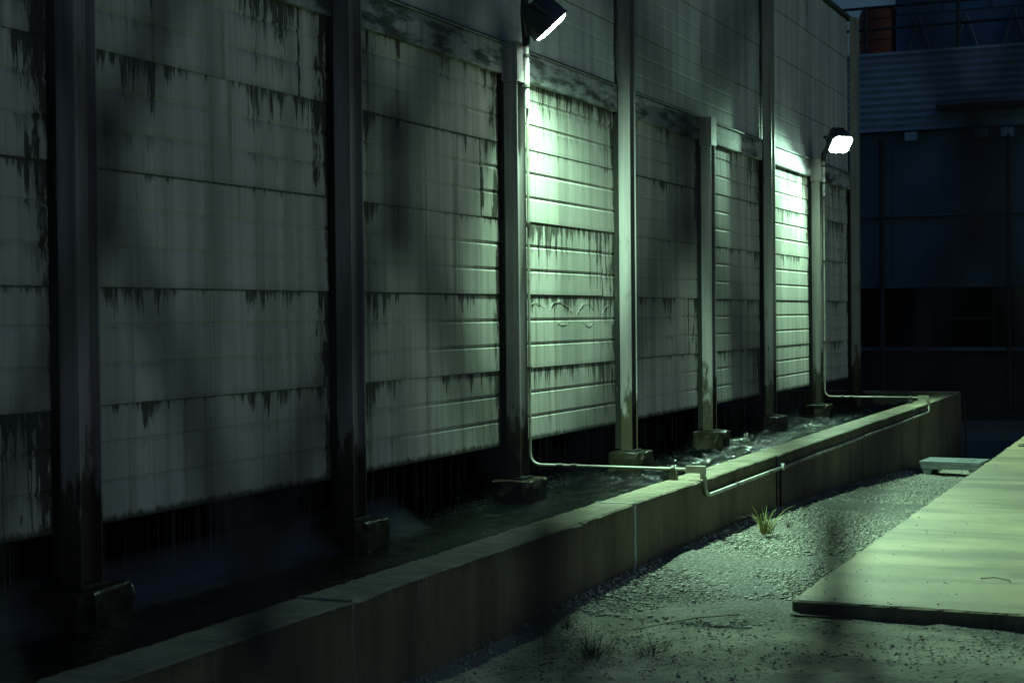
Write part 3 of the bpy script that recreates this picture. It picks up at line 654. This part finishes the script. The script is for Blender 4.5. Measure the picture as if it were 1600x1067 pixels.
n3 = 700
X = sx0 + .03 + 4.5 * rng.uniform(0, 1, n3) ** 1.6; Y = sy0 + .03 + 9 * rng.uniform(0, 1, n3) ** 1.5
o = pebbles('slab_grit', X, Y, np.minimum(rng.gamma(1.3, .0022, n3) + .0012, .009), M['stone'], 'loose grit and crumbs lying on top of the slab')
co = np.empty(len(o.data.vertices) * 3); o.data.vertices.foreach_get('co', co); co = co.reshape(-1, 3); co[:, 2] += .094 - np.repeat(ground_z(X, Y), 8); o.data.vertices.foreach_set('co', co.ravel()); o.data.update()
def tuft(x, y, n_, h, spread, mat, label, group='grass tufts'):
    z = float(ground_z(np.array(x), np.array(y))) + (.05 if x < -3.1 else 0); t = thing('grass_tuft', label, 'grass', (x, y, z), group)
    mb = MB(); rn = random.Random(int(x * 1000 + y * 77))
    for k in range(n_):
        a = rn.uniform(0, 6.28); hh = h * rn.uniform(.45, 1.1); le = spread * rn.uniform(.2, 1.2); r_ = spread * rn.uniform(0, .35)
        p0 = Vector((math.cos(a) * r_, math.sin(a) * r_, -.01)); d_ = Vector((math.cos(a + rn.uniform(-.6, .6)), math.sin(a + rn.uniform(-.6, .6)), 0)); sd = Vector((-d_.y, d_.x, 0)) * (rn.uniform(.003, .006) if mat is M['grass'] else rn.uniform(.0015, .0035))
        dr = rn.uniform(.0, .45) * hh; v = []
        for t_ in (0, .35, .7, 1.0):
            p = p0 + d_ * le * t_ ** 1.6 + Vector((0, 0, hh * t_ - dr * t_ ** 3)); w_ = 1 - t_ * .92
            v += [p - sd * w_, p + sd * w_]
        mb.add(v, [(0, 1, 3, 2), (2, 3, 5, 4), (4, 5, 7, 6)])
    mb.build('blades', mat, t); return t
tuft(-3.20, 12.30, 70, .26, .20, M['grass'], 'bright green grass tuft growing against the middle of the basin wall')
tuft(-3.12, 12.75, 12, .16, .13, M['dead'], 'thin withered sprig just behind the bright grass tuft')
tuft(-2.95, 7.75, 110, .20, .34, M['grass_dark'], 'dull broad grass clump in the dark foreground by the wall foot')
tuft(-2.68, 7.95, 60, .12, .28, M['grass_dark'], 'low dull grass to the right of the broad foreground clump')
tuft(-3.25, 8.15, 30, .15, .14, M['grass_dark'], 'dull thin grass tuft right at the foot of the basin wall, nearest the wall')
tuft(-2.29, 9.22, 16, .045, .04, M['grass'], 'tiny bright green tuft at the front corner of the slab')
tuft(-2.31, 9.75, 22, .08, .07, M['dead'], 'withered grass along the slab edge nearest the corner')
tuft(-2.33, 10.35, 26, .09, .08, M['dead'], 'withered grass along the slab edge, second from the corner')
tuft(-2.36, 11.2, 20, .07, .08, M['dead'], 'withered grass along the slab edge, third and farthest from the corner')
# fallen leaves, twigs and litter in the dirt
mb = MB(); rn = random.Random(5)
for k in range(380):
    x, y = rn.uniform(-3.4, 1.2), rn.uniform(6.2, 9.1)
    if rn.random() < .45: x, y = rn.gauss(-1.95 + rn.choice([-.95, -.2, .9]), .30), rn.gauss(8.3 + rn.choice([-.5, .1, .55]), .16)
    if y > 9.12 and x > -2.3: continue
    z = float(ground_z(np.array(x), np.array(y))) + rn.uniform(.008, .022); a = rn.uniform(0, 6.28); l_, w_ = rn.uniform(.008, .035), rn.uniform(.003, .012)
    u = Vector((math.cos(a), math.sin(a), rn.uniform(-.3, .3))) * l_; s_ = Vector((-math.sin(a), math.cos(a), rn.uniform(-.4, .4))) * w_; c = Vector((x, y, z))
    mb.add([c - u, c + s_, c + u, c - s_, c + Vector((0, 0, .004))], [(0, 1, 4), (1, 2, 4), (2, 3, 4), (3, 0, 4)])
tag(mb.build('leaf_litter', M['dead']), 'dark fallen leaf scraps scattered over the foreground dirt', 'leaf litter', kind='stuff')
def twig(pts, r, label):
    c = Vector(pts[0]); mb = MB(); mb.tube(off(pts, c), r, 5); o = mb.build('twig', M['dead']); o.location = c; return tag(o, label, 'twig', 'twigs')
twig([(-2.22, 9.08, .02), (-2.05, 9.07, .024), (-1.86, 9.10, .018)], .006, 'thin twig lying along the foot of the slab front near its corner')
twig([(-1.3, 10.3, .098), (-1.22, 10.33, .104), (-1.12, 10.28, .098)], .003, 'thin twig lying on top of the pale slab')
twig([(-2.95, 8.35, .015), (-2.7, 8.75, .03), (-2.5, 9.0, .02)], .003, 'long thin twig on the dirt pointing to the slab corner')
def scrap(x, y, s_, label, mat):
    mb = MB(); rn = random.Random(int(x * 999)); z = float(ground_z(np.array(x), np.array(y))) + .012
    P = [(math.cos(a) * s_ * rn.uniform(.6, 1.2), math.sin(a) * s_ * rn.uniform(.5, .9), rn.uniform(0, s_ * .5)) for a in np.linspace(0, 6.28, 8)[:-1]]
    mb.add(P + [(0, 0, s_ * .7), (0, 0, -s_ * .1)], [(k, (k + 1) % 7, 7) for k in range(7)] + [((k + 1) % 7, k, 8) for k in range(7)])
    o = mb.build('litter_scrap', mat); o.location = (x, y, z); return tag(o, label, 'litter', 'litter scraps')
scrap(-2.28, 9.10, .028, 'crumpled white scrap at the front corner of the slab', M['litter'])
scrap(-2.74, 8.05, .018, 'small whitish scrap on the dirt beside the dull grass', M['litter'])
scrap(-2.96, 11.1, .016, 'tiny blue scrap lying on the lit gravel', plain('blue_scrap', (.05, .10, .45), (.04, .08, .35)))
scrap(-3.06, 11.2, .014, 'tiny pink scrap lying on the lit gravel', plain('pink_scrap', (.55, .22, .20), (.45, .18, .16)))
scrap(-2.42, 8.83, .02, 'small dark lump on the dirt below the slab corner', M['dead'])
# lifting eye on the slab
mb = MB(); ringp = [(math.cos(a) * .10, math.sin(a) * .10, .012) for a in np.linspace(0, 2 * math.pi, 25)]; mb.tube(ringp, .012, 8, cap=False)
o = mb.build('steel_ring', M['steel'], smooth=True); o.location = (-2.03, 20.56, .094); tag(o, 'dark steel ring lying flat on the slab at the right edge', 'ring')

# pale plastic stool-like cover on the grit at the far end of the wall
bx = thing('plastic_step', 'pale plastic step with slotted top standing on the gravel behind the slab', 'step', (-3.36, 20.5, float(ground_z(np.array(-3.3), np.array(20.5)))))
bx.rotation_euler = (0, 0, R(-4)); hh = .19
mb = MB(); mb.prism([(0, 0), (.80, 0), (.78, .035), (.02, .035)], 'y', 0, .62); o = mb.build('top', M['plastic'], bx); o.location = (0, 0, hh - .035)
mb = MB(); mb.box((.02, .015, -.06), (.78, .035, 0)); o = mb.build('apron', M['plastic'], bx); o.location = (0, 0, hh - .035)
for k, (x, y) in enumerate(((.02, .04), (.62, .04), (.02, .46), (.62, .46))):
    mb = MB(); mb.prism([(0, 0), (.15, 0), (.13, -hh + .035), (.03, -hh + .035)], 'y', 0, .12); o = mb.build('leg', M['plastic'], bx); o.location = (x, y, hh - .036)
for a in range(2):
    for b in range(3):
        mb = MB(); mb.box((0, 0, 0), (.05, .05, .004)); o = mb.build('slot', M['slot'], bx); o.location = (.44 + b * .085, .20 + a * .2, hh - .0025)
mb = MB(); mb.tube([(0, 0, 0), (.012, .02, .35), (-.02, .012, .95)], .012, 7); o = mb.build('iron_rod', M['rust']); o.location = (-3.50, 25.95, -.58); tag(o, 'thin rusty rod leaning at the far corner of the basin wall', 'rod')

# ================================================================== BUILDING BEHIND
YB = 36.0
bld = thing('plant_building', 'dark plant building behind the tower with ribbed blue-grey parapet above blank wall', 'building', (-4, YB, -.6))
B0 = Vector(bld.location)
def bpart(mb, name, mat, parent=None):
    mb.v = [tuple(Vector(p) - B0) for p in mb.v]; return mb.build(name, mat, parent or bld)
xa, xb = -22.0, 14.0
mb = MB(); mb.box((xa, YB, 2.36), (xb, YB + 8, 5.78)); bpart(mb, 'upper_wall', M['bwall'])
mb = MB(); mb.box((xa, YB - .12, 2.30), (xb, YB - .001, 2.42)); bpart(mb, 'ledge', M['bwall'])
mb = MB(); mb.box((xa, YB + .02, -.9), (xb, YB + 8, .90)); bpart(mb, 'lower_wall', M['bdado'])
mb = MB(); mb.box((xa, YB - .10, .90), (xb, YB + .25, .98)); bpart(mb, 'sill', M['bwall'])
mb = MB(); mb.box((xa, YB - .35, -.9), (xb, YB + .015, -.42)); bpart(mb, 'plinth', M['bdado'])
# horizontal ribs: one long sheet, real corrugation
P = []
z = 5.79; pit = .155
while z < 7.46:
    P += [(-.13 - .045 * math.cos(2 * math.pi * q / 8), z + pit * q / 8) for q in range(8)]; z += pit
top = P[-1][1]
mb = MB(); mb.prism([(YB + a, b) for a, b in P] + [(YB + .1, top), (YB + .1, 5.79)], 'x', xa, xb); bpart(mb, 'ribbed_parapet', M['corr'])
mb = MB(); mb.box((xa, YB - .2, top), (xb, YB + .2, top + .06)); bpart(mb, 'parapet_cap', M['corr'])
xp = np.arange(xa + 1.0, xb, 3.02)
for x in xp:
    mb = MB(); mb.box((x, YB + .03, .985), (x + .28, YB + .28, 2.355)); bpart(mb, 'pier', M['bdado'])
    f_ = MB(); f_.box((x + .283, YB + .14, .985), (x + 3.017, YB + .20, 2.355)); pn = bpart(f_, 'window_pane', M['pane'])
    mb = MB(); mb.box((x + 1.62, YB + .09, .985), (x + 1.68, YB + .139, 2.355)); bpart(mb, 'mullion', M['bdado'], pn)
    mb = MB(); mb.box((x + .283, YB + .09, 1.60), (x + 1.62, YB + .139, 1.64)); bpart(mb, 'mullion', M['bdado'], pn)
mb = MB(); mb.box((-5.35, YB - .75, 6.16), (3.0, YB - .17, 6.24)); bpart(mb, 'canopy', M['rail'])
for x in (-6.1, -4.6, -4.05):
    mb = MB(); mb.box((x, YB - .22, 5.55), (x + .26, YB - .13, 5.74)); bpart(mb, 'bracket', M['corr'])
for x in np.arange(xa + .4, xb, 1.52):
    mb = MB(); mb.box((x, YB - .012, 2.425), (x + .05, YB - .001, 5.70)); bpart(mb, 'wall_batten', M['bwall'])
for x, r_ in ((-6.62, .06), (-3.9, .045)):
    mb = MB(); mb.tube([(x, YB - .19, -.4), (x, YB - .19, 5.6)], r_, 8); bpart(mb, 'downpipe', M['bdado'])
mb = MB(); mb.tube([(xa, YB - .07, 3.9), (xb, YB - .07, 3.9)], .035, 8); bpart(mb, 'service_pipe', M['bwall'])
# roof railing
rail = thing('roof_railing', 'black two-rail pipe railing along the roof edge behind the tower', 'railing', (-4, YB, top + .06))
zb = top + .06
for x in np.arange(-21.4, 13, 2.02):
    mb = MB(); mb.tube([(0, 0, 0), (0, 0, 1.08)], .05, 8); o = mb.build('post', M['rail'], rail); o.location = (x + .27 + 4, 0, 0)
for zz in (1.05, .56):
    mb = MB(); mb.tube([(-18, 0, zz), (18, 0, zz)], .033, 8); mb.build('rail', M['rail'], rail)
# caged ladder head at the right
mb = MB()
lad = thing('roof_ladder', 'dark hooped ladder head at the right of the roof railing', 'ladder', (-3.55, YB - .1, zb))
for x in (0, .42):
    mb = MB(); mb.tube(bend([(x, 0, -1.6), (x, 0, 1.25), (x, .5, 1.25)], .2), .028, 8); mb.build('stile', M['rail'], lad, True)
for k in range(8):
    mb = MB(); mb.tube([(0, 0, -1.4 + .32 * k), (.42, 0, -1.4 + .32 * k)], .016, 6); mb.build('rung', M['rail'], lad)
# rooftop equipment
tk = thing('orange_tank', 'dull orange round tank on the roof behind the railing', 'tank', (-7.30, YB + 3.4, top))
mb = MB(); prof = [(.0, 1.75), (.32, 1.73), (.45, 1.66), (.5, 1.52), (.5, 0)]
nn = 28; mb.v = [(r_ * math.cos(2 * math.pi * k / nn), r_ * math.sin(2 * math.pi * k / nn), z) for r_, z in prof for k in range(nn)]
for a in range(len(prof) - 1):
    for k in range(nn): mb.f.append((a * nn + k, a * nn + (k + 1) % nn, (a + 1) * nn + (k + 1) % nn, (a + 1) * nn + k)); mb.m.append(0)
mb.build('shell', M['orange'], tk, True)
for zz in (.4, .9, 1.4):
    mb = MB(); mb.tube([(.505 * math.cos(a), .505 * math.sin(a), zz) for a in np.linspace(0, 2 * math.pi, 29)], .02, 6, cap=False); mb.build('band', M['orange'], tk)
cb = thing('rooftop_cabinet', 'large blue panelled cabinet with braces on the roof at the top right', 'cabinet', (-6.85, YB + 3.0, top))
mb = MB(); mb.box((0, 0, 0), (9, 2.5, 2.9)); mb.build('casing', M['bluebox'], cb)
for k in range(8):
    mb = MB(); mb.box((0, -.05, 0), (1.0, -.003, 1.15)); o = mb.build('panel', M['bluebox'], cb); o.location = (.06 + k * 1.1, 0, 1.45)
    for s_ in (-1, 1):
        mb = MB(); mb.tube([(.5, -.08, 1.35), (.5 + s_ * .42, -.08, 0)], .04, 6); o = mb.build('brace', M['brace'], cb); o.location = (.06 + k * 1.1, 0, 0)

# ================================================================== WIRE FENCE the camera looks through, far out of focus
fc = CAM + F0 * 0.33
fence = thing('wire_fence', 'dark wire mesh fence close to the camera, blurred far out of focus', 'fence', (fc.x, fc.y, 0.0))
CW, RH = 0.0600, 0.0850            # cell width, height of half a cell
xa_, za_ = 0.0375, 1.78 + 0.0285   # one crossing of the mesh
def strand(x0, x1, name='wire'):
    pts = []; k0 = -14; k1 = 7
    for k in range(k0, k1):
        z = za_ + k * RH; x = x0 if k % 2 == 0 else x1; d_ = (x1 - x0) * (1 if k % 2 == 0 else -1)
        for t_ in (-.17, -.06, .06, .17):
            pts.append(R0 * (x + d_ * max(0, abs(t_) - .05) * .9) + Z0 * (z + t_ * RH) + F0 * (.0015 * math.sin(t_ * 9 + (x1 > x0) * 3)))
    mb = MB(); mb.tube(pts, .0027, 5, cap=False); mb.build(name, M['wire'], fence, True)
for j in range(-8, 9):
    strand(xa_ + j * CW, xa_ + j * CW + CW / 2 - .0016); strand(xa_ + (j + 1) * CW - .0016, xa_ + j * CW + CW / 2)
